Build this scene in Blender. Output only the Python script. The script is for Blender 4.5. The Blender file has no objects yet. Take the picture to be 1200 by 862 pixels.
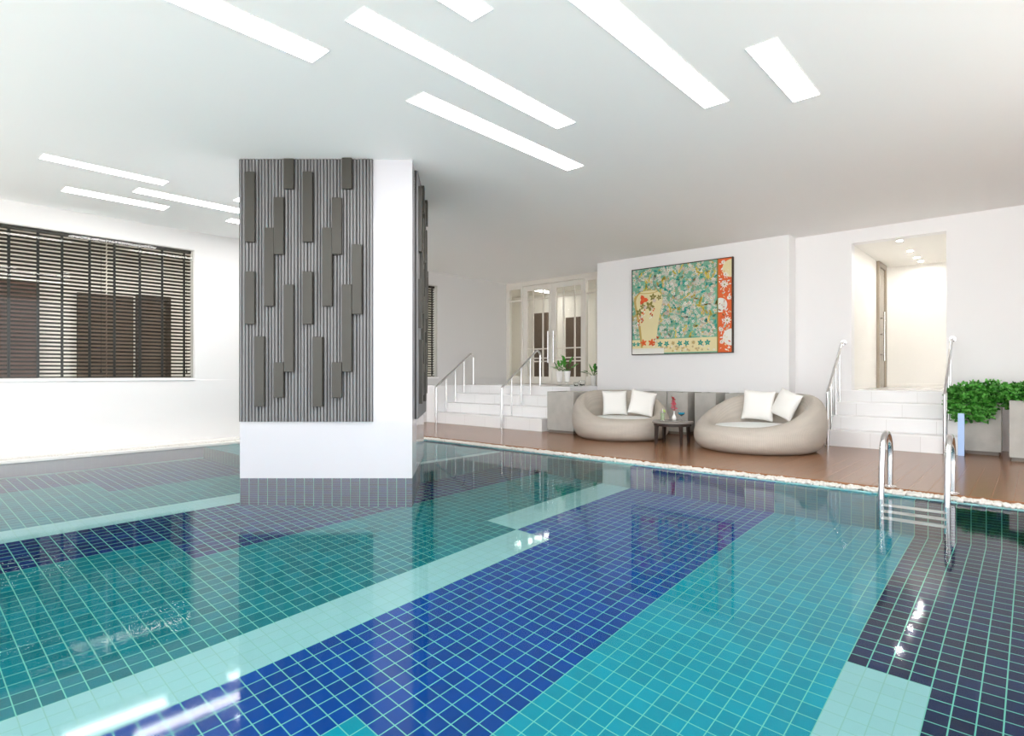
import bpy, bmesh, math, random
from mathutils import Vector, Matrix, noise
random.seed(7)
PI = math.pi
COL = bpy.context.scene.collection
SC = bpy.context.scene

# ------------------------------------------------------------------ place
# X runs along the long tile bands (away, to the right), Y along the far pool edge (away, to the left)
# z = 0 is the water surface
TH = math.radians(42)
FX = Vector((math.cos(TH), math.sin(TH), 0))
RT = Vector((math.sin(TH), -math.cos(TH), 0))
EYE = 1.13
CEIL = 3.455
DECK = 0.05
T = 0.1            # pool tile
OFF = 0.02
DEPTH = -1.3
LAND = 0.875       # landing height


def at(u, d, z):   # a spot seen in the picture column u at depth d, at height z
    p = FX * d + RT * ((u - 600) / 684 * d)
    return Vector((p.x, p.y, z))


# ------------------------------------------------------------------ materials
def nodes(name):
    m = bpy.data.materials.new(name)
    m.use_nodes = True
    nt = m.node_tree
    nt.nodes.clear()
    out = nt.nodes.new('ShaderNodeOutputMaterial')
    return m, nt, out


def mat(name, c, rough=.5, metal=0., spec=.5, var=0., vscale=6., bump=0., bscale=40., coat=0., sheen=0., trans=0., ior=1.45):
    m, nt, out = nodes(name)
    b = nt.nodes.new('ShaderNodeBsdfPrincipled')
    nt.links.new(b.outputs[0], out.inputs[0])
    b.inputs['Base Color'].default_value = (*c, 1)
    b.inputs['Roughness'].default_value = rough
    b.inputs['Metallic'].default_value = metal
    b.inputs['Specular IOR Level'].default_value = spec
    b.inputs['Coat Weight'].default_value = coat
    b.inputs['Coat Roughness'].default_value = .05
    b.inputs['Sheen Weight'].default_value = sheen
    b.inputs['Transmission Weight'].default_value = trans
    b.inputs['IOR'].default_value = ior
    if var or bump:
        tc = nt.nodes.new('ShaderNodeTexCoord')
    if var:
        n = nt.nodes.new('ShaderNodeTexNoise')
        n.inputs['Scale'].default_value = vscale
        n.inputs['Detail'].default_value = 4
        nt.links.new(tc.outputs['Object'], n.inputs['Vector'])
        mr = nt.nodes.new('ShaderNodeMapRange')
        mr.inputs[3].default_value = 1 - var
        mr.inputs[4].default_value = 1 + var
        nt.links.new(n.outputs[0], mr.inputs[0])
        mx = nt.nodes.new('ShaderNodeVectorMath')
        mx.operation = 'SCALE'
        mx.inputs[0].default_value = c
        nt.links.new(mr.outputs[0], mx.inputs['Scale'])
        nt.links.new(mx.outputs[0], b.inputs['Base Color'])
    if bump:
        n2 = nt.nodes.new('ShaderNodeTexNoise')
        n2.inputs['Scale'].default_value = bscale
        n2.inputs['Detail'].default_value = 3
        nt.links.new(tc.outputs['Object'], n2.inputs['Vector'])
        bp = nt.nodes.new('ShaderNodeBump')
        bp.inputs['Strength'].default_value = bump
        bp.inputs['Distance'].default_value = .01
        nt.links.new(n2.outputs[0], bp.inputs['Height'])
        nt.links.new(bp.outputs[0], b.inputs['Normal'])
    return m


def math_node(nt, op, a, b=None):
    n = nt.nodes.new('ShaderNodeMath')
    n.operation = op
    for i, v in enumerate((a, b)):
        if v is None:
            continue
        if isinstance(v, (int, float)):
            n.inputs[i].default_value = v
        else:
            nt.links.new(v, n.inputs[i])
    return n.outputs[0]


def tile_mat(name, c, grout, w=.055, var=.16, rough=.25, su=1., sv=1.):
    """square tiles on a UV map measured in tiles; su/sv stretch the tile"""
    m, nt, out = nodes(name)
    b = nt.nodes.new('ShaderNodeBsdfPrincipled')
    nt.links.new(b.outputs[0], out.inputs[0])
    uv = nt.nodes.new('ShaderNodeUVMap')
    sep = nt.nodes.new('ShaderNodeSeparateXYZ')
    nt.links.new(uv.outputs[0], sep.inputs[0])
    masks, ids = [], []
    for o, s in ((sep.outputs[0], su), (sep.outputs[1], sv)):
        o = math_node(nt, 'DIVIDE', o, s)
        fr = math_node(nt, 'FRACT', o)
        d = math_node(nt, 'ABSOLUTE', math_node(nt, 'SUBTRACT', fr, .5))
        mr = nt.nodes.new('ShaderNodeMapRange')
        mr.inputs[1].default_value = .5 - (w * .62) / s
        mr.inputs[2].default_value = .5 - (w * .38) / s
        nt.links.new(d, mr.inputs[0])
        masks.append(mr.outputs[0])
        ids.append(math_node(nt, 'FLOOR', o))
    mask = math_node(nt, 'MAXIMUM', *masks)
    cb = nt.nodes.new('ShaderNodeCombineXYZ')
    nt.links.new(ids[0], cb.inputs[0])
    nt.links.new(ids[1], cb.inputs[1])
    wn = nt.nodes.new('ShaderNodeTexWhiteNoise')
    wn.noise_dimensions = '2D'
    nt.links.new(cb.outputs[0], wn.inputs['Vector'])
    mr = nt.nodes.new('ShaderNodeMapRange')
    mr.inputs[3].default_value = 1 - var
    mr.inputs[4].default_value = 1 + var
    nt.links.new(wn.outputs['Value'], mr.inputs[0])
    # glaze mottling inside a tile
    nz = nt.nodes.new('ShaderNodeTexNoise')
    nz.inputs['Scale'].default_value = 2.2
    nt.links.new(uv.outputs[0], nz.inputs['Vector'])
    mr2 = nt.nodes.new('ShaderNodeMapRange')
    mr2.inputs[3].default_value = 1 - var * .8
    mr2.inputs[4].default_value = 1 + var * .8
    nt.links.new(nz.outputs[0], mr2.inputs[0])
    k = math_node(nt, 'MULTIPLY', mr.outputs[0], mr2.outputs[0])
    sc = nt.nodes.new('ShaderNodeVectorMath')
    sc.operation = 'SCALE'
    sc.inputs[0].default_value = c
    nt.links.new(k, sc.inputs['Scale'])
    mix = nt.nodes.new('ShaderNodeMix')
    mix.data_type = 'RGBA'
    nt.links.new(mask, mix.inputs['Factor'])
    nt.links.new(sc.outputs[0], mix.inputs[6])
    mix.inputs[7].default_value = (*grout, 1)
    nt.links.new(mix.outputs[2], b.inputs['Base Color'])
    b.inputs['Roughness'].default_value = rough
    b.inputs['Specular IOR Level'].default_value = .3
    return m


def emit(name, c, s):
    m, nt, out = nodes(name)
    e = nt.nodes.new('ShaderNodeEmission')
    e.inputs[0].default_value = (*c, 1)
    e.inputs[1].default_value = s
    nt.links.new(e.outputs[0], out.inputs[0])
    return m


def pane_mat(name, tint=(1, 1, 1), ior=1.5):
    m, nt, out = nodes(name)
    tr = nt.nodes.new('ShaderNodeBsdfTransparent')
    tr.inputs[0].default_value = (*tint, 1)
    gl = nt.nodes.new('ShaderNodeBsdfGlossy')
    gl.inputs['Roughness'].default_value = 0.0
    f = nt.nodes.new('ShaderNodeFresnel')
    ge = nt.nodes.new('ShaderNodeNewGeometry')
    # the same index seen from inside the sheet
    io = math_node(nt, 'ADD', math_node(nt, 'MULTIPLY', ge.outputs['Backfacing'], 1 / ior - ior), ior)
    nt.links.new(io, f.inputs[0])
    mx = nt.nodes.new('ShaderNodeMixShader')
    nt.links.new(f.outputs[0], mx.inputs[0])
    nt.links.new(tr.outputs[0], mx.inputs[1])
    nt.links.new(gl.outputs[0], mx.inputs[2])
    nt.links.new(mx.outputs[0], out.inputs[0])
    return m


def water_mat():
    m, nt, out = nodes('water')
    g = nt.nodes.new('ShaderNodeBsdfRefraction')
    g.inputs['Color'].default_value = (.93, .995, 1.0, 1)
    g.inputs['Roughness'].default_value = 0
    g.inputs['IOR'].default_value = 1.333
    sp = nt.nodes.new('ShaderNodeBsdfGlossy')
    sp.inputs['Roughness'].default_value = .05
    ge = nt.nodes.new('ShaderNodeNewGeometry')
    # clear still water: a slightly weak mirror from above, the full index from below
    io = math_node(nt, 'ADD', math_node(nt, 'MULTIPLY', ge.outputs['Backfacing'], 1.333 - 1.23), 1.23)
    fr_ = nt.nodes.new('ShaderNodeFresnel')
    nt.links.new(io, fr_.inputs[0])
    mx = nt.nodes.new('ShaderNodeMixShader')
    nt.links.new(fr_.outputs[0], mx.inputs[0])
    nt.links.new(g.outputs[0], mx.inputs[1])
    nt.links.new(sp.outputs[0], mx.inputs[2])
    nt.links.new(mx.outputs[0], out.inputs[0])
    return m


def wicker_mat():
    m, nt, out = nodes('wicker')
    b = nt.nodes.new('ShaderNodeBsdfPrincipled')
    nt.links.new(b.outputs[0], out.inputs[0])
    uv = nt.nodes.new('ShaderNodeUVMap')
    w1 = nt.nodes.new('ShaderNodeTexWave')
    w1.bands_direction = 'X'
    w1.inputs['Scale'].default_value = 46
    w1.inputs['Distortion'].default_value = .3
    w2 = nt.nodes.new('ShaderNodeTexWave')
    w2.bands_direction = 'Y'
    w2.inputs['Scale'].default_value = 16
    w2.inputs['Distortion'].default_value = .3
    nz = nt.nodes.new('ShaderNodeTexNoise')
    nz.inputs['Scale'].default_value = 9
    for n in (w1, w2, nz):
        nt.links.new(uv.outputs[0], n.inputs['Vector'])
    h = math_node(nt, 'ADD', w1.outputs['Fac'], math_node(nt, 'MULTIPLY', w2.outputs['Fac'], .6))
    k = math_node(nt, 'ADD', math_node(nt, 'MULTIPLY', h, .16), math_node(nt, 'MULTIPLY', nz.outputs[0], .25))
    mr = nt.nodes.new('ShaderNodeMapRange')
    mr.inputs[1].default_value = .05
    mr.inputs[2].default_value = .45
    mr.inputs[3].default_value = .72
    mr.inputs[4].default_value = 1.08
    nt.links.new(k, mr.inputs[0])
    sc = nt.nodes.new('ShaderNodeVectorMath')
    sc.operation = 'SCALE'
    sc.inputs[0].default_value = (.53, .48, .42)
    nt.links.new(mr.outputs[0], sc.inputs['Scale'])
    nt.links.new(sc.outputs[0], b.inputs['Base Color'])
    bp = nt.nodes.new('ShaderNodeBump')
    bp.inputs['Strength'].default_value = .35
    bp.inputs['Distance'].default_value = .004
    nt.links.new(h, bp.inputs['Height'])
    nt.links.new(bp.outputs[0], b.inputs['Normal'])
    b.inputs['Roughness'].default_value = .62
    return m


WHITE = (.86, .86, .86)
M = {}
M['wall'] = mat('wall_white', (.87, .87, .88), .45, spec=.4, var=.008, vscale=1.2)
M['wall_gloss'] = mat('wall_gloss_white', (.86, .86, .875), .12, spec=.5)
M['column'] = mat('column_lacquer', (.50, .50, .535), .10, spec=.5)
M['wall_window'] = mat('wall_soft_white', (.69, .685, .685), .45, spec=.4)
M['ceiling'] = mat('ceiling_white', (.93, .92, .912), .7, spec=.2, var=.006, vscale=.8)
M['stair'] = tile_mat('stair_tile', (.84, .84, .845), (.66, .65, .64), w=.05, var=.015, rough=.2, su=6, sv=100)
M['warm'] = mat('warm_white', (.88, .86, .82), .5)
M['corridor'] = mat('passage_white', (.88, .865, .83), .5)
M['deck'] = tile_mat('deck_tile', (.255, .125, .062), (.31, .18, .11), w=.035, var=.05, rough=.22, su=6, sv=1.5)
M['pebble'] = mat('pebble_white', (.62, .60, .56), .6, var=.12, vscale=30)
M['gutter'] = mat('gutter_stone', (.10, .14, .12), .8)
M['curb'] = mat('curb_stone', (.72, .71, .68), .4)
GR = (.17, .60, .48)
M['navy'] = tile_mat('tile_navy', (.0, .020, .125), GR, w=.065, var=.30)
M['navydark'] = tile_mat('tile_dark_navy', (.0, .012, .070), GR, w=.065, var=.30)
M['blue'] = tile_mat('tile_cobalt', (.0, .056, .30), GR, w=.065, var=.15)
M['teal'] = tile_mat('tile_teal', (.0, .175, .215), GR, w=.055, var=.16)
M['aqua'] = tile_mat('tile_turquoise', (.0, .30, .40), GR, w=.055, var=.10)
M['white'] = tile_mat('tile_ice', (.32, .585, .59), (.27, .52, .46), w=.05, var=.02)
M['water'] = water_mat()
M['steel'] = mat('stainless', (.72, .72, .73), .13, metal=1)
M['rib'] = mat('slat_grey', (.165, .165, .17), .35, spec=.5)
M['groove'] = mat('slat_back', (.018, .018, .017), .6)
M['block'] = mat('block_olive', (.040, .038, .031), .4)
M['slatblind'] = mat('blind_slat', (.022, .019, .013), .5)
M['tape'] = mat('blind_tape', (.008, .008, .006), .7)
M['glass'] = pane_mat('pane', (.97, .98, .97), 1.27)
M['frame'] = mat('frame_greige', (.74, .71, .65), .35)
M['winframe'] = mat('frame_alu', (.55, .54, .52), .35)
M['brown'] = mat('panel_brown', (.125, .09, .066), .45, var=.15, vscale=3)
M['darkbrown'] = mat('panel_dark_brown', (.06, .04, .03), .4)
M['lamp'] = emit('lamp_strip', (1, .978, .955), 21.0)
M['lobbyfill'] = emit('lobby_fill_glow', (1, .95, .88), 14.0)
M['corridorfill'] = emit('corridor_fill_glow', (1, .95, .88), 22.0)
M['down'] = emit('lamp_spot', (1, .97, .92), 360.0)
M['trim'] = mat('lamp_trim', (.85, .85, .85), .4)
M['wicker'] = wicker_mat()
M['fabric'] = mat('fabric_white', (.84, .83, .80), .85, spec=.2, bump=.25, bscale=160, sheen=.2)
M['seatpad'] = mat('pad_white', (.82, .84, .83), .8, spec=.2, bump=.2, bscale=120)
M['concrete'] = mat('concrete', (.46, .45, .42), .75, var=.22, vscale=5, bump=.25, bscale=25)
M['concretedark'] = mat('concrete_plinth', (.20, .18, .16), .8, var=.15)
M['wood'] = mat('wood_dark', (.024, .013, .009), .45, var=.25, vscale=8)
M['tabletop'] = mat('table_stone', (.22, .20, .18), .2)
M['porcelain'] = mat('porcelain', (.88, .88, .86), .2)
M['pink'] = mat('petal_pink', (.85, .13, .22), .6)
M['red'] = mat('petal_red', (.62, .03, .05), .6)
M['leafd'] = mat('leaf_dark', (.02, .12, .012), .5, var=.3, vscale=20)
M['leafm'] = mat('leaf_mid', (.06, .30, .03), .45, var=.3, vscale=20)
M['leafl'] = mat('leaf_light', (.16, .50, .10), .45, var=.25, vscale=20)
M['soil'] = mat('soil', (.02, .014, .01), .9)
M['stem'] = mat('stem_green', (.06, .16, .03), .6)
M['clear'] = mat('clear_glass', (.95, .97, .97), .02, trans=1., ior=1.45)
M['lime'] = mat('drink_lime', (.72, .82, .52), .15, trans=.3)
M['limeg'] = mat('lime_slice', (.55, .75, .22), .5)
M['bluedrink'] = mat('drink_blue', (.02, .50, .78), .1, trans=.2)
M['bluepanel'] = mat('panel_pale_blue', (.42, .60, .92), .25)
M['bounce_paving'] = mat('bounce_stone', (.84, .78, .71), .7)  # warm stone of the added terrace, tints the light bounced to the ceiling
M['plug'] = mat('black_plastic', (.02, .02, .02), .4)

# ------------------------------------------------------------------ mesh builder


class MB:
    def __init__(self):
        self.v, self.f, self.m, self.uv = [], [], [], []

    def face(self, pts, m=0, uv=None):
        b = len(self.v)
        self.v += [Vector(p) for p in pts]
        self.f.append(tuple(range(b, b + len(pts))))
        self.m.append(m)
        self.uv.append(uv)
        return self

    def raw(self, vs, fs, m=0, uvs=None):
        b = len(self.v)
        self.v += [Vector(p) for p in vs]
        for i, q in enumerate(fs):
            self.f.append(tuple(b + k for k in q))
            self.m.append(m)
            self.uv.append(uvs[i] if uvs else None)
        return self

    def box(self, x0, x1, y0, y1, z0, z1, m=0, xf=None):
        p = [Vector((x, y, z)) for z in (z0, z1) for y in (y0, y1) for x in (x0, x1)]
        if xf:
            p = [xf(q) for q in p]
        return self.raw(p, [(0, 2, 3, 1), (4, 5, 7, 6), (0, 1, 5, 4), (2, 6, 7, 3), (0, 4, 6, 2), (1, 3, 7, 5)], m)

    def tube(self, path, r, n=12, m=0, r2=None, caps=True):
        path = [Vector(p) for p in path]
        k = len(path)
        rings = []
        up = None
        for i, p in enumerate(path):
            t = (path[min(i + 1, k - 1)] - path[max(i - 1, 0)]).normalized()
            if up is None:
                up = Vector((0, 0, 1)) if abs(t.z) < .9 else Vector((1, 0, 0))
            a = (up - t * up.dot(t)).normalized()
            up = a
            b = t.cross(a)
            rr = r if r2 is None else r + (r2 - r) * i / (k - 1)
            rings.append([p + (a * math.cos(2 * PI * j / n) + b * math.sin(2 * PI * j / n)) * rr for j in range(n)])
        vs = [q for rg in rings for q in rg]
        fs = []
        for i in range(k - 1):
            for j in range(n):
                j2 = (j + 1) % n
                fs.append((i * n + j, i * n + j2, (i + 1) * n + j2, (i + 1) * n + j))
        if caps:
            fs.append(tuple(range(n - 1, -1, -1)))
            fs.append(tuple(range((k - 1) * n, k * n)))
        return self.raw(vs, fs, m)

    def lathe(self, prof, c=(0, 0, 0), n=28, m=0):
        c = Vector(c)
        vs, fs = [], []
        for r, z in prof:
            for j in range(n):
                a = 2 * PI * j / n
                vs.append(c + Vector((r * math.cos(a), r * math.sin(a), z)))
        for i in range(len(prof) - 1):
            for j in range(n):
                j2 = (j + 1) % n
                fs.append((i * n + j, i * n + j2, (i + 1) * n + j2, (i + 1) * n + j))
        fs.append(tuple(range(n - 1, -1, -1)))
        fs.append(tuple(range((len(prof) - 1) * n, len(prof) * n)))
        return self.raw(vs, fs, m)

    def build(self, name, mats, parent=None, smooth=False, bevel=0., angle=35, bevel_seg=2, weld=False):
        if not isinstance(mats, (list, tuple)):
            mats = [mats]
        o_ = parent.location if parent is not None and parent.type == 'EMPTY' and parent.get('_world') else Vector((0, 0, 0))
        if parent is not None and parent.type == 'MESH' and parent.get('_off') is not None:
            o_ = Vector(parent['_off'])
        me = bpy.data.meshes.new(name)
        me.from_pydata([tuple(p - o_) for p in self.v], [], self.f)
        for mm in mats:
            me.materials.append(M[mm] if isinstance(mm, str) else mm)
        me.polygons.foreach_set('material_index', self.m)
        if any(u is not None for u in self.uv):
            lay = me.uv_layers.new(name='UVMap')
            i = 0
            for q, u in zip(self.f, self.uv):
                for k in range(len(q)):
                    if u is not None:
                        lay.data[i].uv = u[k]
                    i += 1
        if weld or smooth or bevel:
            bm = bmesh.new()
            bm.from_mesh(me)
            if weld:
                bmesh.ops.remove_doubles(bm, verts=bm.verts, dist=1e-5)
            bmesh.ops.recalc_face_normals(bm, faces=bm.faces)
            bm.to_mesh(me)
            bm.free()
        if smooth:
            me.shade_smooth()
            me.set_sharp_from_angle(angle=math.radians(angle))
        me.update()
        ob = bpy.data.objects.new(name, me)
        COL.objects.link(ob)
        if parent is not None:
            ob.parent = parent
            if o_.length:
                ob['_off'] = tuple(o_)
        if bevel:
            md = ob.modifiers.new('edge', 'BEVEL')
            md.width = bevel
            md.segments = bevel_seg
            md.limit_method = 'ANGLE'
            md.angle_limit = math.radians(40)
        return ob


def tag(o, label=None, cat=None, group=None, kind=None):
    if label:
        o['label'] = label
    if cat:
        o['category'] = cat
    if group:
        o['group'] = group
    if kind:
        o['kind'] = kind
    return o


def thing(name, label, cat, loc=(0, 0, 0), group=None, world=True, kind=None):
    """an Empty at a thing's base; world=True: its parts are given in room coordinates"""
    o = bpy.data.objects.new(name, None)
    o.empty_display_size = .1
    COL.objects.link(o)
    o.location = loc
    if world:
        o['_world'] = 1
    return tag(o, label, cat, group, kind)


def copy_tree(o, parent=None):
    c = o.copy()
    COL.objects.link(c)
    c.parent = parent
    for ch in [x for x in bpy.data.objects if x.parent == o]:
        copy_tree(ch, c)
    return c


def struct(o, label=None):
    return tag(o, label, None, None, 'structure')


# ================================================================== SETTING
X0, Y0 = -2.6, -2.6      # how far the pool runs behind the viewer
XW, YW = 6.30, 9.68      # pool walls


def tuv(a, b):
    return (a / T, (b - OFF) / T)


# --- pool floor: one mesh, one rectangle per colour field
names = ['navy', 'navydark', 'blue', 'teal', 'aqua', 'white', 'lilac']
M['lilac'] = tile_mat('tile_lilac', (.20, .22, .33), (.23, .27, .36), w=.05, var=.03)
ix = {n: i for i, n in enumerate(names)}
fl = MB()


def field(x0, x1, y0, y1, c):
    fl.face([(x0, y0, DEPTH), (x1, y0, DEPTH), (x1, y1, DEPTH), (x0, y1, DEPTH)], ix[c],
            [tuv(x0, y0), tuv(x1, y0), tuv(x1, y1), tuv(x0, y1)])


field(X0, XW, Y0, .42, 'navydark')
field(X0, 3.8, .42, .82, 'white')
field(3.8, XW, .42, .82, 'navydark')
field(X0, XW, .82, 2.02, 'aqua')
field(X0, 1.7, 2.02, 2.62, 'aqua')
field(1.7, XW, 2.02, 2.62, 'blue')
field(X0, XW, 2.62, 3.32, 'blue')
field(X0, 4.2, 3.32, 3.72, 'white')
field(4.2, XW, 3.32, 3.72, 'blue')
field(X0, 4.2, 3.72, 4.12, 'teal')
field(4.2, XW, 3.72, 4.12, 'white')
field(X0, XW, 4.12, 5.12, 'teal')
field(X0, 1.8, 5.12, 5.72, 'teal')
field(1.8, XW, 5.12, 5.72, 'navy')
field(X0, XW, 5.72, 6.52, 'navy')
field(X0, XW, 6.52, 6.92, 'white')
field(X0, XW, 6.92, 8.02, 'teal')
field(X0, 1.9, 8.02, 8.72, 'teal')
field(1.9, XW, 8.02, 8.72, 'navy')
field(X0, XW, 8.72, YW, 'navy')
struct(fl.build('pool_floor', names), 'tiled pool floor in bands of navy, cobalt, teal, turquoise and white')

# --- far pool wall (X = XW), its submerged ledge and lip
bands = [(Y0, .82, 'navydark'), (.82, 2.02, 'aqua'), (2.02, 3.72, 'blue'), (3.72, 4.12, 'white'), (4.12, 5.12, 'teal'), (5.12, YW, 'navy')]
pw = MB()
LZ = -.016
for y0, y1, c in bands:
    def q(pts, uvs, cc=None):
        pw.face(pts, ix[cc or c], uvs)
    q([(XW, y0, DEPTH), (XW, y1, DEPTH), (XW, y1, LZ), (XW, y0, LZ)],
      [tuv(DEPTH, y0)[::-1], tuv(DEPTH, y1)[::-1], ((y1 - OFF) / T, LZ / T), ((y0 - OFF) / T, LZ / T)])
    q([(XW, y0, LZ), (XW, y1, LZ), (XW + .1, y1, LZ), (XW + .1, y0, LZ)],
      [tuv(XW, y0), tuv(XW, y1), tuv(XW + .1, y1), tuv(XW + .1, y0)])
    q([(XW + .1, y0, LZ), (XW + .1, y1, LZ), (XW + .1, y1, .012), (XW + .1, y0, .012)],
      [((y0 - OFF) / T, .02), ((y1 - OFF) / T, .02), ((y1 - OFF) / T, .48), ((y0 - OFF) / T, .48)], 'white')
struct(pw.build('wall_pool_right', names), 'tiled pool wall under the wooden deck edge')

# --- left pool wall
pl = MB()
for z0, z1, c in ((DEPTH, DEPTH + .1, 'white'), (DEPTH + .1, .02, 'lilac')):
    pl.face([(X0, YW, z0), (XW + .1, YW, z0), (XW + .1, YW, z1), (X0, YW, z1)], ix[c],
            [(X0 / T, z0 / T), ((XW + .1) / T, z0 / T), ((XW + .1) / T, z1 / T), (X0 / T, z1 / T)])
struct(pl.build('wall_pool_left', names), 'tiled pool wall below the window wall')
# unseen pool walls behind the viewer close the basin
pb = MB()
pb.face([(X0, Y0, DEPTH), (X0, YW, DEPTH), (X0, YW, .012), (X0, Y0, .012)], 0, [(0, 0), (150, 0), (150, 13), (0, 13)])
pb.face([(X0, Y0, DEPTH), (XW + .1, Y0, DEPTH), (XW + .1, Y0, .012), (X0, Y0, .012)], 0, [(0, 0), (150, 0), (150, 13), (0, 13)])
struct(pb.build('wall_pool_back', ['aqua']), 'tiled pool wall behind the viewer')

# --- submerged bench behind the column
BX0, BY0, BZ = 3.55, 5.86, -.09
be = MB()


def bq(pts, uvs, c):
    be.face(pts, ix[c], uvs)


bq([(BX0, BY0, DEPTH), (XW, BY0, DEPTH), (XW, BY0, BZ - .05), (BX0, BY0, BZ - .05)],
   [(BX0 / T, -13), (XW / T, -13), (XW / T, -1.4), (BX0 / T, -1.4)], 'teal')
bq([(BX0, BY0, BZ - .05), (XW, BY0, BZ - .05), (XW, BY0, BZ), (BX0, BY0, BZ)],
   [(BX0 / T, .1), (XW / T, .1), (XW / T, .6), (BX0 / T, .6)], 'white')
bq([(BX0, BY0, BZ), (XW, BY0, BZ), (XW, BY0 + .1, BZ), (BX0, BY0 + .1, BZ)],
   [(BX0 / T, 0), (XW / T, 0), (XW / T, 1), (BX0 / T, 1)], 'white')
bq([(BX0, BY0 + .1, BZ), (XW, BY0 + .1, BZ), (XW, YW, BZ), (BX0, YW, BZ)],
   [(BX0 / T, 0), (XW / T, 0), (XW / T, 37), (BX0 / T, 37)], 'teal')
bq([(BX0, BY0, DEPTH), (BX0, YW, DEPTH), (BX0, YW, BZ), (BX0, BY0, BZ)],
   [(0, -13), (38, -13), (38, 0), (0, 0)], 'teal')
struct(be.build('pool_bench', names), 'tiled underwater platform in the far corner of the pool')

# --- water
wm = MB()
wm.face([(X0, Y0, 0), (XW + .1, Y0, 0), (XW + .1, YW, 0), (X0, YW, 0)])
tag(wm.build('pool_water', ['water']), 'still clear pool water over coloured tiles', 'water', None, 'stuff')

# --- deck on the right, coping of pebbles
GX0, GX1 = XW + .1, XW + .24
gt = MB()
gt.box(GX0 + .004, GX1, Y0, 10.25, -.2, .012)
struct(gt.build('trim_gutter_right', ['gutter']), 'dark overflow channel under the white pebbles')
dk = MB()
dk.face([(GX1, Y0, DECK), (14, Y0, DECK), (14, 10.25, DECK), (GX1, 10.25, DECK)], 0,
        [(GX1 / T, Y0 / T), (14 / T, Y0 / T), (14 / T, 10.25 / T), (GX1 / T, 10.25 / T)])
dk.face([(GX1, Y0, -.2), (GX1, 10.25, -.2), (GX1, 10.25, DECK), (GX1, Y0, DECK)], 0,
        [(0, .1), (100, .1), (100, .9), (0, .9)])
struct(dk.build('floor_deck', ['deck']), 'brown tiled pool deck in front of the steps and daybeds')


def pebbles(name, label, n, fx, fy, z0, rr):
    """hundreds of small stones in a channel, as one heap"""
    bm = bmesh.new()
    bmesh.ops.create_icosphere(bm, subdivisions=1, radius=1)
    base = [v.co.copy() for v in bm.verts]
    faces = [tuple(v.index for v in f.verts) for f in bm.faces]
    bm.free()
    vs, fs = [], []
    for i in range(n):
        c = Vector((random.uniform(*fx), random.uniform(*fy), 0))
        r = random.uniform(*rr)
        c.z = z0 + r * .35 + random.random() * .012
        R = Matrix.Rotation(random.uniform(0, 6.3), 3, 'Z') @ Matrix.Rotation(random.uniform(-.5, .5), 3, 'X')
        S = Vector((r, r * random.uniform(.6, 1), r * random.uniform(.45, .8)))
        b = len(vs)
        for p in base:
            vs.append(tuple(c + R @ Vector((p.x * S.x, p.y * S.y, p.z * S.z))))
        fs += [tuple(b + k for k in f) for f in faces]
    mb = MB()
    mb.v = [Vector(p) for p in vs]
    mb.f = fs
    mb.m = [0] * len(fs)
    mb.uv = [None] * len(fs)
    return tag(mb.build(name, ['pebble'], smooth=True, angle=80), label, 'pebbles', None, 'stuff')


pebbles('pebble_strip', 'strip of white pebbles between the pool water and the brown deck', 6500, (GX0 - .005, GX1), (-1.2, 10.2), .010, (.014, .026))

# left curb with its own narrow strip of stones
cu = MB()
cu.box(X0, GX1, YW - .006, YW + .07, -.06, .03)
cu.box(X0, GX1, YW + .07, YW + .22, -.2, .012)
cu.box(X0, GX1, YW + .22, 10.25, -.2, DECK)
struct(cu.build('trim_curb_left', ['curb']), 'white stone curb along the foot of the window wall')
pebbles('pebble_strip', 'strip of pale pebbles in the curb at the foot of the blind window wall', 2600, (-.5, 6.36), (YW + .085, YW + .205), .010, (.014, .024))

# --- unseen terrace behind the viewer, added to bounce sunlight up to the ceiling
te = MB()
te.box(-26, X0 - .02, -26, 12, -.3, -.02)
te.box(X0 - .02, 16, -26, Y0 - .02, -.3, -.02)
struct(te.build('floor_bounce_terrace', ['bounce_paving']), 'added unseen stone terrace that bounces sunlight onto the ceiling')

# --- ceiling
ce = MB()
ce.box(X0 - .3, 11.26, Y0 - .3, 10.45, CEIL, CEIL + .25)
struct(ce.build('ceiling', ['ceiling']), 'plain white ceiling')

# --- left wall with two window openings
WZ0, WZ1 = 1.06, 3.157
W1 = (-1.6, 3.625)
W2 = (6.6, 8.835)
wl = MB()
YA, YB = 10.25, 10.45
wl.box(X0, 11.26, YA, YB, -.2, WZ0)
wl.box(X0, 11.26, YA, YB, WZ1, CEIL)
wl.box(X0, W1[0], YA, YB, WZ0, WZ1)
wl.box(W1[1], W2[0], YA, YB, WZ0, WZ1)
wl.box(W2[1], 11.26, YA, YB, WZ0, WZ1)
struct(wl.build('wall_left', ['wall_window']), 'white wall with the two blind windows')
dd = MB()
dd.box(X0, 11.1, YA - .012, YA, DECK, 1.035)
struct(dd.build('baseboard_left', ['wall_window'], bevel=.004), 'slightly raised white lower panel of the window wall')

# --- art wall, doorway wall, alcove walls
wa = MB()
wa.box(10.33, 11.5, 3.08, 6.885, DECK, CEIL)
struct(wa.build('wall_art', ['wall']), 'white wall carrying the floral painting')
wr = MB()
DY0, DY1, DZ1 = 1.0, 2.232, 3.238
XD = 10.68
wr.box(XD, XD + .2, Y0, DY0, DECK, CEIL)
wr.box(XD, XD + .2, DY1, 3.08, DECK, CEIL)
wr.box(XD, XD + .2, DY0, DY1, DZ1, CEIL)
wr.box(XD, XD + .2, DY0, DY1, DECK, LAND - .02)
struct(wr.build('wall_right', ['wall']), 'white wall with the open doorway above the right steps')
wd = MB()
wd.box(10.318, 10.33, 3.08, 6.885, DECK, .855)
struct(wd.build('baseboard_art', ['wall'], bevel=.003), 'slightly raised white lower panel under the painting')

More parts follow.
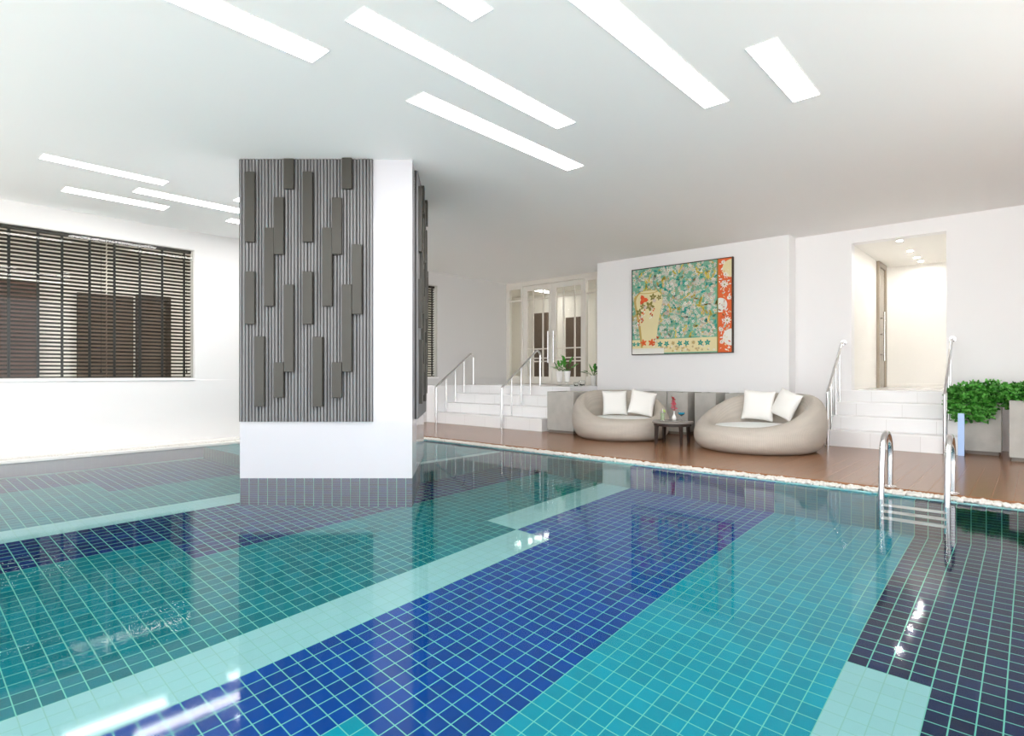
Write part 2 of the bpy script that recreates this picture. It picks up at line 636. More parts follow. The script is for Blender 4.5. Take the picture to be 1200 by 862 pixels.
wb = MB()  # unseen wall added to block terrace light from the right side
wb.box(6.6, XD + .2, Y0 - .2, Y0, -.2, CEIL)
struct(wb.build('wall_light_block', ['wall']), 'added unseen white wall behind the viewer, keeping terrace light off the right side')

# --- passage behind the doorway
pg = MB()
pg.box(XD + .2, 13.9, DY1, DY1 + .12, .7, CEIL)            # left side
pg.box(XD + .2, 13.9, DY0 - .9, DY0 - .78, .7, CEIL)       # right side, set back
pg.box(13.6, 13.72, DY0 - .9, DY1 + .12, .7, CEIL)         # end
struct(pg.build('wall_passage', ['corridor']), 'warm white walls of the passage behind the doorway')
pgb = MB()
pgb.box(13.585, 13.6, DY0 - .78, DY1, LAND, LAND + .07)
struct(pgb.build('baseboard_passage', ['warm'], bevel=.003), 'low baseboard at the end of the passage')
pc = MB()
pc.box(XD + .2, 13.9, DY0 - .9, DY1 + .12, DZ1, DZ1 + .1)
struct(pc.build('ceiling_passage', ['corridor']), 'low white passage ceiling with spots')
pf = MB()
pf.box(XD, 13.9, DY0 - .9, DY1 + .02, LAND - .12, LAND)
struct(pf.build('floor_passage', ['wall_gloss']), 'glossy white passage floor')

# passage glass door in steel frame, on the left passage wall
d2 = thing('door_2', 'narrow glass door in a steel frame at the end of the passage', None, (12.97, DY1 - .03, LAND), kind='structure')
f_ = MB()
f_.box(12.62, 12.70, DY1 - .05, DY1 - .001, LAND, DZ1 - .01)
f_.box(13.28, 13.36, DY1 - .05, DY1 - .001, LAND, DZ1 - .01)
f_.box(12.70, 13.28, DY1 - .05, DY1 - .001, DZ1 - .10, DZ1 - .01)
f_.build('door_frame', [mat('door_steel', (.36, .31, .25), .3, metal=.7)], d2, bevel=.004)
f_ = MB()
f_.box(12.70, 13.28, DY1 - .03, DY1 - .012, LAND + .01, DZ1 - .10)
f_.build('door_glass', [mat('door_bronze', (.30, .25, .18), .12, metal=.5)], d2)
f_ = MB()
for z_ in (LAND + .62, LAND + 1.0, LAND + 1.3):
    f_.tube([(12.80, DY1 - .02, z_), (12.80, DY1 - .10, z_)], .012, 10)
f_.tube([(12.80, DY1 - .10, LAND + .5), (12.80, DY1 - .10, LAND + 1.42)], .017, 12)
f_.build('pull_handle', ['steel'], d2, smooth=True)

# passage spots
for x_ in (10.95, 11.97, 12.72, 13.20):
    s_ = thing('downlight', 'small round recessed spot in the passage ceiling, %s' % {10.95: 'the one nearest the doorway', 11.97: 'second from the doorway', 12.72: 'third from the doorway', 13.20: 'the one at the far end'}[x_], 'ceiling light',
               (x_, 1.62, DZ1), 'spots in the passage ceiling')
    r_ = MB()
    r_.lathe([(.055, 0), (.055, -.008), (.04, -.010), (.04, 0)], (x_, 1.62, DZ1), 24)
    r_.build('rim', ['trim'], s_, smooth=True)
    r_ = MB()
    r_.lathe([(.0395, -.001), (.0395, -.006)], (x_, 1.62, DZ1), 24)
    r_.build('lens', ['down'], s_)

# --- alcove with the glazed door (X = 11.16)
XG = 11.16
al = MB()
al.box(XG, XG + .2, 6.885, 7.43, LAND - .1, CEIL)
al.box(XG, XG + .2, 6.885, 10.25, DECK, LAND - .1)
struct(al.build('wall_alcove', ['wall']), 'white wall beside the glazed entrance door')

d1 = thing('door_1', 'glazed double door with side lights and pale grey frame on the landing', None, (XG, 8.8, LAND), kind='structure')
FT = 3.345
fr = MB()
fr.box(XG, XG + .10, 7.43, 10.25, FT, CEIL)
for a, b in ((10.147, 10.25), (9.70, 9.751), (7.76, 7.81), (7.43, 7.48)):
    fr.box(XG, XG + .10, a, b, LAND, FT)
for a, b in ((9.751, 10.147), (7.48, 7.76)):
    fr.box(XG + .02, XG + .08, a, b, LAND, LAND + .2)
    fr.box(XG + .02, XG + .08, a, b, 2.985, 3.02)
    fr.box(XG + .02, XG + .08, a, b, FT - .06, FT)
fr.build('door_frame', ['frame'], d1, bevel=.006)
sg = MB()
for a, b in ((9.751, 10.147), (7.48, 7.76)):
    sg.box(XG + .045, XG + .053, a, b, LAND + .2, FT - .06)
sg.build('side_glass', ['glass'], d1)
for y0, y1, st0, st1, mu in ((8.765, 9.70, .10, .15, (9.06, 9.37)), (7.81, 8.76, .10, .13, (8.095, 8.428))):
    lf = MB()
    xa, xb = XG + .02, XG + .07
    lf.box(xa, xb, y0, y0 + st0, LAND + .01, FT - .01)
    lf.box(xa, xb, y1 - st1, y1, LAND + .01, FT - .01)
    lf.box(xa, xb, y0 + st0, y1 - st1, FT - .14, FT - .01)
    lf.box(xa, xb, y0 + st0, y1 - st1, LAND + .01, LAND + .19)
    for m_ in mu:
        lf.box(xa + .008, xb - .008, m_ - .016, m_ + .016, LAND + .19, FT - .14)
    for z_ in (2.99, 1.75, 1.52, 1.44):
        lf.box(xa + .008, xb - .008, y0 + st0, y1 - st1, z_ - .014, z_ + .014)
    leaf = lf.build('door_leaf', ['frame'], d1, bevel=.004)
    gp = MB()
    gp.box(xa + .022, xb - .022, y0 + st0, y1 - st1, LAND + .19, FT - .14)
    gp.build('glass_pane', ['glass'], leaf)
    hy = y0 + .06 if y0 > 8.7 else y1 - .10
    hb = MB()
    hb.tube([(XG - .06, hy, 1.40), (XG - .06, hy, 2.17)], .017, 12)
    for z_ in (1.52, 2.05):
        hb.tube([(XG - .06, hy, z_), (XG + .025, hy, z_)], .010, 8)
    hb.build('pull_handle', ['steel'], leaf, smooth=True)

# room behind the glazed door
LX = 13.6
ro = MB()
ro.box(LX, LX + .1, 5.0, 13.0, .7, 3.6)
ro.box(11.26, LX, 12.9, 13.0, .7, 3.6)
ro.box(11.36, LX, 5.0, 5.1, .7, 3.6)
ro.box(11.16, 11.26, 10.452, 12.9, .7, 3.6)
struct(ro.build('wall_lobby', ['warm']), 'pale lobby walls behind the glazed door')
rf = MB()
rf.box(XG + .2, LX, 5.0, 13.0, .7, LAND)
struct(rf.build('floor_lobby', [mat('lobby_floor', (.55, .52, .46), .2)]), 'polished lobby floor behind the glazed door')
rc = MB()
rc.box(XG + .1, LX + .1, 5.0, 13.0, 3.51, 3.6)
struct(rc.build('ceiling_lobby', ['warm']), 'lobby ceiling behind the glazed door')
rp = MB()
rp.box(LX - .08, LX, 9.55, 10.1, LAND, 2.75)
struct(rp.build('door_3', ['brown'], bevel=.01), 'brown wooden door in the lobby')
rp = MB()
rp.box(LX - .08, LX, 10.75, 11.35, LAND, 2.95)
struct(rp.build('door_4', ['brown'], bevel=.01), 'brown panelled door in the lobby')
for nm, y_ in (('nearer the deck', 6.9), ('further from the deck', 10.4)):  # lamps added to brighten the lobby seen through the door
    lt = thing('lobby_fill_lamp', 'added lamp to light the lobby behind the glass door, %s' % nm, 'ceiling light', (12.5, y_, 3.5), 'added lobby fill lamps')
    b_ = MB()
    b_.box(11.7, 13.3, y_ - .16, y_ + .16, 3.47, 3.509)
    b_.build('housing', ['trim'], lt)
    b_ = MB()
    b_.box(11.75, 13.25, y_ - .13, y_ + .13, 3.465, 3.469)
    b_.build('diffuser', ['lobbyfill'], lt)

# corridor behind the blind windows
co = MB()
co.box(-4, 11.1, 13.4, 13.5, -.2, 3.6)
co.box(-4.1, -4, 10.45, 13.5, -.2, 3.6)
co.box(11.0, 11.1, 10.45, 13.5, -.2, 3.6)
struct(co.build('wall_corridor', ['warm']), 'cream corridor wall behind the blinds')
cf = MB()
cf.box(-4, 11.1, 10.45, 13.5, -.3, -.2)
struct(cf.build('floor_corridor', [mat('corridor_floor', (.45, .40, .33), .25)]), 'corridor floor behind the blinds')
cc = MB()
cc.box(-4, 11.1, 10.46, 13.5, 3.5, 3.6)
struct(cc.build('ceiling_corridor', ['warm']), 'corridor ceiling behind the blinds')
cp = MB()
cp.box(2.67, 3.58, 13.32, 13.4, -.2, 2.66)
struct(cp.build('trim_1', ['brown'], bevel=.006), 'brown panel on the corridor wall')
cp = MB()
cp.box(1.2, 2.09, 13.30, 13.4, -.2, 2.75)
struct(cp.build('trim_2', [mat('red_brown', (.11, .055, .04), .4, var=.2, vscale=4)], bevel=.006), 'dark red-brown cupboard front on the corridor wall')
cp = MB()
cp.box(3.63, 3.72, 13.30, 13.4, -.2, 2.72)
cp.box(4.16, 4.25, 13.30, 13.4, -.2, 2.72)
cp.box(3.72, 4.16, 13.30, 13.4, 2.62, 2.72)
cp.box(3.72, 4.16, 13.35, 13.4, -.2, 2.62, 1)
struct(cp.build('door_5', ['darkbrown', 'brown'], bevel=.004), 'brown door in a dark frame behind the blinds')
for k, x_ in enumerate((-.5, 3.6, 7.6)):  # lamps added so the room behind the blinds is lit
    lt = thing('corridor_fill_lamp', 'added lamp to light the corridor behind the blinds, %s' % ('nearest', 'middle one', 'behind the column')[k], 'ceiling light', (x_, 11.9, 3.5), 'added corridor fill lamps')
    b_ = MB()
    b_.box(x_ - 1.3, x_ + 1.3, 11.75, 12.05, 3.47, 3.499)
    b_.build('housing', ['trim'], lt)
    b_ = MB()
    b_.box(x_ - 1.26, x_ + 1.26, 11.78, 12.02, 3.465, 3.469)
    b_.build('diffuser', ['corridorfill'], lt)

# --- windows
for nm, (a, b), joints in (('window_1', W1, (.0, 1.22, 2.434)), ('window_2', W2, (7.7,))):
    w = thing(nm, 'wide frameless glass window in front of dark blinds' if nm == 'window_1' else 'glass window with dark blinds beside the left steps', None, ((a + b) / 2, YA + .03, WZ0), kind='structure')
    g = MB()
    e = [a] + list(joints) + [b]
    for i in range(len(e) - 1):
        g.box(e[i] + .003, e[i + 1] - .003, YA + .020, YA + .028, WZ0 + .01, WZ1 - .012)
    g.build('glass_pane', ['glass'], w)
    g = MB()
    g.box(a, a + .02, YA + .01, YA + .05, WZ0, WZ1)
    g.box(b - .02, b, YA + .01, YA + .05, WZ0, WZ1)
    g.box(a, b, YA + .01, YA + .05, WZ1 - .014, WZ1)
    g.box(a, b, YA + .01, YA + .05, WZ0, WZ0 + .012)
    g.build('window_frame', ['winframe'], w)
    g = MB()
    g.box(a - .0, b + .0, YA - .03, YA + .01, WZ0 - .03, WZ0)
    g.build('window_sill', ['wall'], w, bevel=.004)


def blind(x0, x1, tapes, label):
    yb = YA + .105
    bl = thing('venetian_blind', label, 'blind', ((x0 + x1) / 2, yb, WZ0), 'dark blinds of the window wall')
    s = MB()
    n = 36
    pitch = (WZ1 - WZ0 - .12) / n
    ti = math.radians(-28)
    for i in range(n):
        zc = WZ0 + .05 + (i + .5) * pitch
        pr = []
        for k in range(5):
            t = (k - 2) / 2
            w_, h_ = t * .025, .004 * (1 - t * t)
            pr.append((yb + w_ * math.cos(ti) - h_ * math.sin(ti), zc + w_ * math.sin(ti) + h_ * math.cos(ti)))
        vs, fs = [], []
        for x in (x0, x1):
            for (y, z) in pr:
                vs.append((x, y, z))
            for (y, z) in reversed(pr):
                vs.append((x, y, z - .0028))
        for k in range(10):
            fs.append((k, (k + 1) % 10, 10 + (k + 1) % 10, 10 + k))
        fs += [tuple(range(10)), tuple(range(19, 9, -1))]
        s.raw(vs, fs)
    s.build('slats', ['slatblind'], bl)
    h = MB()
    h.box(x0, x1, yb - .03, yb + .03, WZ1 - .06, WZ1 - .012)
    h.build('head_rail', ['slatblind'], bl, bevel=.004)
    h = MB()
    h.box(x0, x1, yb - .026, yb + .026, WZ0 + .016, WZ0 + .036)
    h.build('bottom_rail', ['slatblind'], bl, bevel=.004)
    for t in tapes:
        h = MB()
        h.box(t - .017, t + .017, yb - .029, yb - .026, WZ0 + .03, WZ1 - .05)
        h.build('ladder_tape', ['tape'], bl)
    c = MB()
    cx = x1 - .07
    c.tube([(cx, yb - .036, WZ1 - .05), (cx, yb - .036, WZ0 + .16)], .002, 6)
    c.lathe([(.003, .07), (.010, .03), (.012, 0)], (cx, yb - .038, WZ0 + .09), 10)
    c.build('pull_cord', ['tape'], bl)
    return bl


blind(W1[0] + .03, 2.425, (-1.3, -.9, -.5, -.1, .3, .68, 1.0, 1.31, 1.62, 1.89, 2.215), 'wide dark slatted blind behind the left part of the big window')
blind(2.440, W1[1] - .03, (2.525, 2.86, 3.17, 3.49), 'dark slatted blind behind the right end of the big window, nearest the column')
blind(W2[0] + .03, W2[1] - .03, (6.9, 7.3, 7.7, 8.1, 8.45, 8.72), 'dark slatted blind in the small visible window beside the left steps')

# ================================================================== COLUMN
P1 = Vector((2.73, 6.43, 0))
P2 = Vector((3.98, 5.04, 0))
P3 = at(496.6, 8.10, 0)
P4 = P1 + (P3 - P2)
col = thing('column', 'thick white column with grey slatted panels rising out of the pool', 'column', ((P1 + P3) / 2))
sh = MB()
ring = [P1, P2, P3, P4]


def seg_uv(a, b, z0, z1):
    L = (b - a).length / T
    return [(0, z0 / T), (L, z0 / T), (L, z1 / T), (0, z1 / T)]


for i in range(4):
    a, b = ring[i], ring[(i + 1) % 4]
    v = lambda p, z: (p.x, p.y, z)
    sh.face([v(a, .0), v(b, .0), v(b, CEIL), v(a, CEIL)], 0)
    sh.face([v(a, DEPTH), v(b, DEPTH), v(b, .0), v(a, .0)], 1, seg_uv(a, b, DEPTH, 0))
sh.build('shaft', ['column', 'navy'], col)

BLK = [(41, 66, 234), (41, 305, 431), (64, 460, 628), (87, 200, 388), (110, 127, 264), (110, 522, 607), (134, 35, 107), (134, 336, 545),
       (179, 66, 234), (179, 305, 431), (203, 461, 628), (226, 200, 388), (249, 128, 264), (249, 522, 607), (273, 33, 107), (273, 336, 545), (297, 240, 407)]


def zcrop(y):
    v = 170 + y / 2.052
    return 1.13 + (438 - v) * 6.30 / 684


def slat_panel(o, e, s0, label):
    """slatted panel on a column face: o corner, e unit vector along the face, panel from s0"""
    n = Vector((e.y, -e.x, 0))
    zb, zt = .615, CEIL - .004

    def xf(p):
        return o + e * (s0 + p.x) + n * p.y + Vector((0, 0, p.z))
    W = 1.445
    bk = MB()
    bk.box(0, W, .0005, .018, zb, zt, xf=xf)
    pan = bk.build('slatted_panel', ['groove'], col)
    pan['label'] = label
    rb = MB()
    k = 41
    pw_ = W / k
    for i in range(k):
        gap = .0055 if i % 3 else .010
        a, b = i * pw_ + gap, (i + 1) * pw_ - .002
        # rounded rib
        pr = [(a, .018), (a + .003, .030), ((a + b) / 2, .034), (b - .003, .030), (b, .018)]
        vs = [xf(Vector((x, y, z))) for z in (zb, zt) for x, y in pr]
        rb.raw(vs, [(j, j + 1, 6 + j, 5 + j) for j in range(4)] + [(0, 5, 9, 4), (4, 3, 2, 1, 0), (5, 6, 7, 8, 9)])
    rb.build('slats', ['rib'], pan)
    for x, y0, y1 in BLK:
        b_ = MB()
        s = (x - 22) / 2.052 * 6.30 / 684
        b_.box(s, s + .103, .018, .072, zcrop(y1), min(zcrop(y0), zt), xf=xf)
        b_.build('raised_block', ['block'], pan, bevel=.004)


slat_panel(P1, (P2 - P1).normalized(), .0, 'wide grey slatted panel with dark raised blocks, facing the viewer')
e2 = (P3 - P2).normalized()
slat_panel(P2, e2, (P3 - P2).length - 1.445, 'narrow-looking slatted panel on the side of the column')

# ================================================================== CEILING LIGHTS
LIGHTS = [
    (-.55, 2.237, 3.785, 4.022, 'long ceiling light cut off by the top edge of the picture at left'),
    (2.125, 4.392, 3.172, 3.38, 'long ceiling light at top middle, nearer of the parallel pair before the column'),
    (3.093, 5.373, 3.765, 3.99, 'long ceiling light just right of the column top'),
    (.9, 4.918, 1.95, 2.162, 'very long ceiling light running off the top edge right of centre'),
    (4.224, 5.313, 1.345, 1.55, 'short ceiling light on its own, furthest right'),
    (.4, 2.678, 2.58, 2.768, 'ceiling light of which only the tip shows at the top edge'),
    (1.269, 2.46, 7.80, 7.995, 'ceiling light over the left water, nearest of the far group'),
    (1.68, 2.84, 8.96, 9.21, 'ceiling light over the left water, closest to the blind window'),
    (2.298, 3.62, 8.34, 8.58, 'ceiling light over the left water whose right end runs behind the column'),
    (3.31, 5.6, 7.80, 7.995, 'small sliver of ceiling light at the column edge, upper one'),
    (3.68, 5.98, 8.96, 9.17, 'small sliver of ceiling light at the column edge, lower one'),
]
for x0, x1, y0, y1, lab in LIGHTS:
    l = thing('ceiling_light', lab, 'ceiling light', ((x0 + x1) / 2, (y0 + y1) / 2, CEIL), 'strip lights in the ceiling')
    b_ = MB()
    t_ = .008
    b_.box(x0 - t_, x1 + t_, y0 - t_, y0, CEIL - .004, CEIL + .0)
    b_.box(x0 - t_, x1 + t_, y1, y1 + t_, CEIL - .004, CEIL + .0)
    b_.box(x0 - t_, x0, y0, y1, CEIL - .004, CEIL + .0)
    b_.box(x1, x1 + t_, y0, y1, CEIL - .004, CEIL + .0)
    b_.build('frame', ['trim'], l)
    b_ = MB()
    b_.box(x0, x1, y0, y1, CEIL - .003, CEIL - .0005)
    b_.build('diffuser', ['lamp'], l)

# ================================================================== STEPS AND RAILS


def steps(name, xs, zs, y0, y1, xend, label):
    s = MB()
    for i, (x, z) in enumerate(zip(xs, zs)):
        zp = DECK if i == 0 else zs[i - 1]
        xn = xs[i + 1] if i + 1 < len(xs) else xend
        uo = 1.5 * i
        s.face([(x, y0, zp), (x, y1, zp), (x, y1, z), (x, y0, z)], 0, [(y0 / T + uo, 10), (y1 / T + uo, 10), (y1 / T + uo, 30), (y0 / T + uo, 30)])
        # nosing and tread
        s.box(x - .003, xn, y0, y1, z - .022, z, 1)
        s.box(x + .004, x + .01, y0, y1, zp, z - .022, 2)
    for y in (y0, y1):
        for i, (x, z) in enumerate(zip(xs, zs)):
            s.box(x + .002, xend, y - .001 if y == y1 else y, y if y == y1 else y + .001, DECK, z - .022, 1)
    return tag(s.build(name, ['stair', 'wall', 'trim']), label, 'steps')


SZ = (.285, .485, .69, LAND)
steps('entrance_steps', (9.75, 10.05, 10.35, 10.65), SZ, .78, 2.40, XD - .002, 'four white steps up to the open doorway on the right')
steps('entrance_steps', (8.5, 8.8, 9.1, 9.4), SZ, 6.90, 9.97, XG - .002, 'wide white steps up to the glazed double door on the left')
ph = MB()
ph.box(8.5, XG, 9.972, YA - .013, DECK, LAND)
struct(ph.build('trim_plinth', ['wall'], bevel=.006), 'white plinth between the left steps and the window wall')


def arc(c, r, a0, a1, y, n=8):
    return [(c[0] + r * math.cos(a0 + (a1 - a0) * i / n), y, c[1] + r * math.sin(a0 + (a1 - a0) * i / n)) for i in range(n + 1)]


def handrail(y, pts, posts, label, flange=None, group=None):
    """pts: rail polyline (x, z); rounded; posts: (x, z0)"""
    h = thing('handrail', label, 'handrail', (pts[0][0], y, pts[0][1]), 'steel handrails of the steps')
    P = [Vector((x, y, z + .0008)) for x, z in pts]
    path = [P[0]]
    for i in range(1, len(P) - 1):
        a, b, c = P[i - 1], P[i], P[i + 1]
        d1 = (a - b).normalized() * min(.06, (a - b).length * .45)
        d2 = (c - b).normalized() * min(.06, (c - b).length * .45)
        for k in range(6):
            t = k / 5
            path.append((b + d1) * (1 - t) ** 2 + b * 2 * t * (1 - t) + (b + d2) * t ** 2)
    path.append(P[-1])
    m_ = MB()
    m_.tube(path, .0215, 16)
    m_.build('top_rail', ['steel'], h, smooth=True, angle=50)
    a, b = pts[1], pts[2]
    for x, z0 in posts:
        zt = a[1] + (b[1] - a[1]) * (x - a[0]) / (b[0] - a[0])
        m_ = MB()
        m_.tube([(x, y, z0 + .0008), (x, y, zt)], .0135, 12)
        m_.lathe([(.030, 0), (.030, .006), (.014, .010)], (x, y, z0 + .0008), 16)
        m_.build('post', ['steel'], h, smooth=True, angle=50)
    m_ = MB()
    m_.lathe([(.036, 0), (.036, .006), (.022, .012)], (pts[0][0], y, pts[0][1] + .0008), 20)
    m_.build('base_flange', ['steel'], h, smooth=True, angle=40)
    if flange:
        m_ = MB()
        m_.tube([(flange[0] - .009, y, flange[1]), (flange[0] - .001, y, flange[1])], .042, 20)
        m_.build('wall_flange', ['steel'], h, smooth=True, angle=40)
    return h


for y, lab in ((2.345, 'steel handrail left of the right-hand steps, beside the big daybed'), (.925, 'steel handrail right of the right-hand steps, beside the leafy planter')):
    handrail(y, [(9.70, DECK), (9.70, .875), (10.54, 1.625), (XD - .005, 1.64)], [(9.90, SZ[0]), (10.17, SZ[1]), (10.42, SZ[2]), (10.60, 1.0)][:3] if y < 1 else [(9.90, SZ[0]), (10.17, SZ[1]), (10.42, SZ[2])], lab, (XD, 1.64))
handrail(9.865, [(8.46, DECK), (8.46, .85), (9.50, 1.61), (9.60, 1.56), (9.60, LAND)], [(8.75, SZ[0]), (9.03, SZ[1]), (9.30, SZ[2])], 'steel handrail left of the wide steps, beside the blind window wall')
handrail(7.89, [(8.46, DECK), (8.46, .86), (9.56, 1.63), (9.66, 1.58), (9.66, LAND)], [(8.755, SZ[0]), (9.045, SZ[1]), (9.335, SZ[2])], 'steel handrail on the wide steps in front of the glazed door')

# ================================================================== POOL LADDER
ld = thing('pool_ladder', 'stainless pool ladder with two arched grab rails and white treads', 'pool ladder', (6.45, .81, DECK))
for y, lab in ((1.05, None), (.57, None)):
    pth = [(6.575, y, DECK), (6.575, y, .2), (6.58, y, .33)] + arc((6.39, .385), .195, .15, PI - .1, y, 14) + [(6.18, y, .30), (6.16, y, .1), (6.15, y, -.1), (6.15, y, -.95)]
    m_ = MB()
    m_.tube(pth, .025, 18)
    r_ = m_.build('grab_rail', ['steel'], ld, smooth=True, angle=50)
    m_ = MB()
    m_.lathe([(.055, 0), (.055, .008), (.03, .02)], (6.575, y, DECK + .0005), 20)
    m_.build('anchor_flange', ['steel'], r_, smooth=True, angle=40)
for z in (-.22, -.47, -.72):
    m_ = MB()
    m_.box(6.10, 6.20, .575, 1.045, z - .03, z)
    m_.build('tread', ['porcelain'], ld, bevel=.008)

# ================================================================== DAYBEDS


def daybed(label, c, front, R, group='round wicker daybeds'):
    d = thing('daybed', label, 'daybed', c, group, world=False)
    nph = 96
    Rc, rho = R * .77, R * .23
    prof_n = 18
    rows = []
    for i in range(nph):
        ph_ = 2 * PI * i / nph
        s = (1 - math.cos(ph_)) / 2
        s = s * s * (3 - 2 * s)
        h = .355 + .435 * s
        lean = .05 * s
        pr = []
        for k in range(prof_n + 1):
            th = -PI / 2 + PI * k / prof_n
            r = Rc + rho * math.cos(th) ** .85 if math.cos(th) > 0 else Rc
            z = h / 2 + h / 2 * math.sin(th)
            pr.append((r + lean * z, z))
        top = pr[-1]
        pr.append((top[0] - .030, h - .012))
        pr.append((top[0] - .050, h - .045))
        pr.append((Rc - .065, max(.30, h - .16)))
        pr.append((Rc - .085, .27))
        rows.append([(r * math.cos(ph_), r * math.sin(ph_), z) for r, z in pr])
    np_ = len(rows[0])
    vs = [p for r in rows for p in r]
    fs, uvs = [], []
    for i in range(nph):
        j = (i + 1) % nph
        for k in range(np_ - 1):
            fs.append((i * np_ + k, j * np_ + k, j * np_ + k + 1, i * np_ + k + 1))
            u0, u1 = i / nph * 2, (i + 1) / nph * 2
            w0, w1 = k / np_ * 1.3, (k + 1) / np_ * 1.3
            uvs.append([(u0, w0), (u1, w0), (u1, w1), (u0, w1)])
    fs.append(tuple(i * np_ for i in range(nph))[::-1])
    uvs.append([(0, 0)] * nph)
    fs.append(tuple(i * np_ + np_ - 1 for i in range(nph)))
    uvs.append([(0, 0)] * nph)
    m_ = MB()
    m_.raw(vs, fs, 0, uvs)
    m_.build('wicker_shell', ['wicker'], d, smooth=True, angle=60)
    rs = Rc - .088
    m_ = MB()
    m_.lathe([(rs - .03, .272), (rs - .002, .28), (rs - .002, .315), (rs - .02, .338), (rs * .8, .350), (rs * .4, .356), (.02, .358)], (0, 0, 0), 64)
    m_.build('seat_cushion', ['seatpad'], d, smooth=True, angle=60)
    d.rotation_euler = (0, 0, math.atan2(front.y, front.x))
    return d


C1 = at(727, 10.0, DECK)
C2 = at(888, 8.45, DECK)
f1 = -(RT * -.05 + FX * 1.0)
f2 = -(RT * .80 + FX * .55)
daybed('round wicker daybed on the left, beside the concrete planter and the steps', C1, f1, .815)
daybed('round wicker daybed on the right, nearest the doorway steps', C2, f2, .885)


def pillow(label, p, normal, roll, size=.44):
    n = 20
    vs = []
    for side in (1, -1):
        for i in range(n + 1):
            for j in range(n + 1):
                x, y = i / n * 2 - 1, j / n * 2 - 1
                ed = max(0., (1 - x * x) * (1 - y * y))
                k = 1 - .07 * (1 - x * x) * y * y - .0
                k2 = 1 - .07 * (1 - y * y) * x * x
                vs.append((x * size / 2 * k2, y * size / 2 * k, side * .075 * ed ** .45))
    fs = []
    N = (n + 1) ** 2
    for i in range(n):
        for j in range(n):
            a = i * (n + 1) + j
            fs.append((a, a + n + 1, a + n + 2, a + 1))
            fs.append((N + a, N + a + 1, N + a + n + 2, N + a + n + 1))
    m_ = MB()
    m_.raw(vs, fs)
    o = m_.build('pillow', ['fabric'], smooth=True, angle=80, weld=True)
    z = normal.normalized()
    x = Vector((0, 0, 1)).cross(z).normalized()
    y = z.cross(x)
    R = Matrix((x, y, z)).transposed() @ Matrix.Rotation(roll, 3, 'Z')
    o.matrix_world = Matrix.Translation(p) @ R.to_4x4()
    return tag(o, label, 'pillow', 'white pillows on the daybeds')


U = Vector((0, 0, 1))
pillow('square white pillow standing upright at left on the left daybed', at(720.5, 10.22, .625), f1.normalized() + U * .25 - RT * .06, .0, .44)
pillow('white pillow tilted to the right on the left daybed, nearest the side table', at(752.5, 9.98, .635), f1.normalized() - RT * .22 + U * .28, -.20, .43)
pillow('larger upright white pillow on the right daybed, left one of its two', at(888.5, 8.86, .655), f2.normalized() + FX * -.55 + U * .20, -.06, .46)
pillow('white pillow leaning against the high back of the right daybed, at right', at(921, 8.55, .685), f2.normalized() - RT * .5 + U * .45, -.30, .42)

# ================================================================== SIDE TABLE
TC = at(788, 9.0, DECK)
tb = thing('side_table', 'small round dark wooden table between the two daybeds', 'table', TC, None, world=False)
m_ = MB()
m_.lathe([(.285, .325), (.305, .33), (.305, .352), (.298, .357)], (0, 0, 0), 48)
m_.build('tabletop', ['tabletop'], tb, smooth=True, angle=40)
m_ = MB()
m_.lathe([(.275, .285), (.28, .285), (.28, .325), (.27, .325)], (0, 0, 0), 48)
m_.build('apron', ['wood'], tb, smooth=True, angle=40)
for k in range(4):
    a = TH + PI / 4 * .15 + k * PI / 2 + .1
    c, s = math.cos(a), math.sin(a)
    m_ = MB()
    vs = []
    for r, hw, z in ((.275, .018, 0), (.262, .026, .325)):
        for dr, dt in ((-hw, -hw), (hw, -hw), (hw, hw), (-hw, hw)):
            vs.append(((r + dr) * c - dt * s, (r + dr) * s + dt * c, z))
    m_.raw(vs, [(3, 2, 1, 0), (4, 5, 6, 7), (0, 1, 5, 4), (1, 2, 6, 5), (2, 3, 7, 6), (3, 0, 4, 7)])
    m_.build('leg', ['wood'], tb, bevel=.004)
TT = DECK + .3575

p = at(776.5, 9.0, TT)
g = thing('drink_glass', 'tall glass with a pale lime drink on the round table', 'glass', p, world=False)
m_ = MB()
m_.lathe([(.030, 0), (.034, .07), (.039, .145), (.037, .146), (.032, .07), (.028, .012), (.001, .010)], n=24)
m_.build('tumbler', ['clear'], g, smooth=True)
m_ = MB()
m_.lathe([(.0275, .0125), (.0312, .07), (.0345, .118), (.001, .119)], n=24)
m_.build('drink', ['lime'], g, smooth=True)
m_ = MB()
m_.tube([(.0, .0, .03), (.030, .012, .19)], .004, 8)
m_.build('straw', ['porcelain'], g)
m_ = MB()
m_.lathe([(.001, -.004), (.028, -.004), (.028, .004), (.001, .004)], n=20)
o = m_.build('lime_slice', ['limeg'], g)
o.location = (.02, -.018, .15)
o.rotation_euler = (1.1, .3, .8)

p = at(798.5, 9.12, TT)
g = thing('cocktail_glass', 'stemmed glass with a bright blue cocktail on the round table', 'glass', p, world=False)
m_ = MB()
m_.lathe([(.036, 0), (.036, .003), (.005, .010), (.0045, .062), (.016, .072), (.050, .098), (.056, .138), (.0545, .138), (.048, .100), (.014, .076), (.001, .074)], n=28)
m_.build('glass_bowl', ['clear'], g, smooth=True)
m_ = MB()
m_.lathe([(.001, .0755), (.0135, .0775), (.0475, .1015), (.0515, .122), (.001, .1225)], n=28)
m_.build('drink', ['bluedrink'], g, smooth=True)

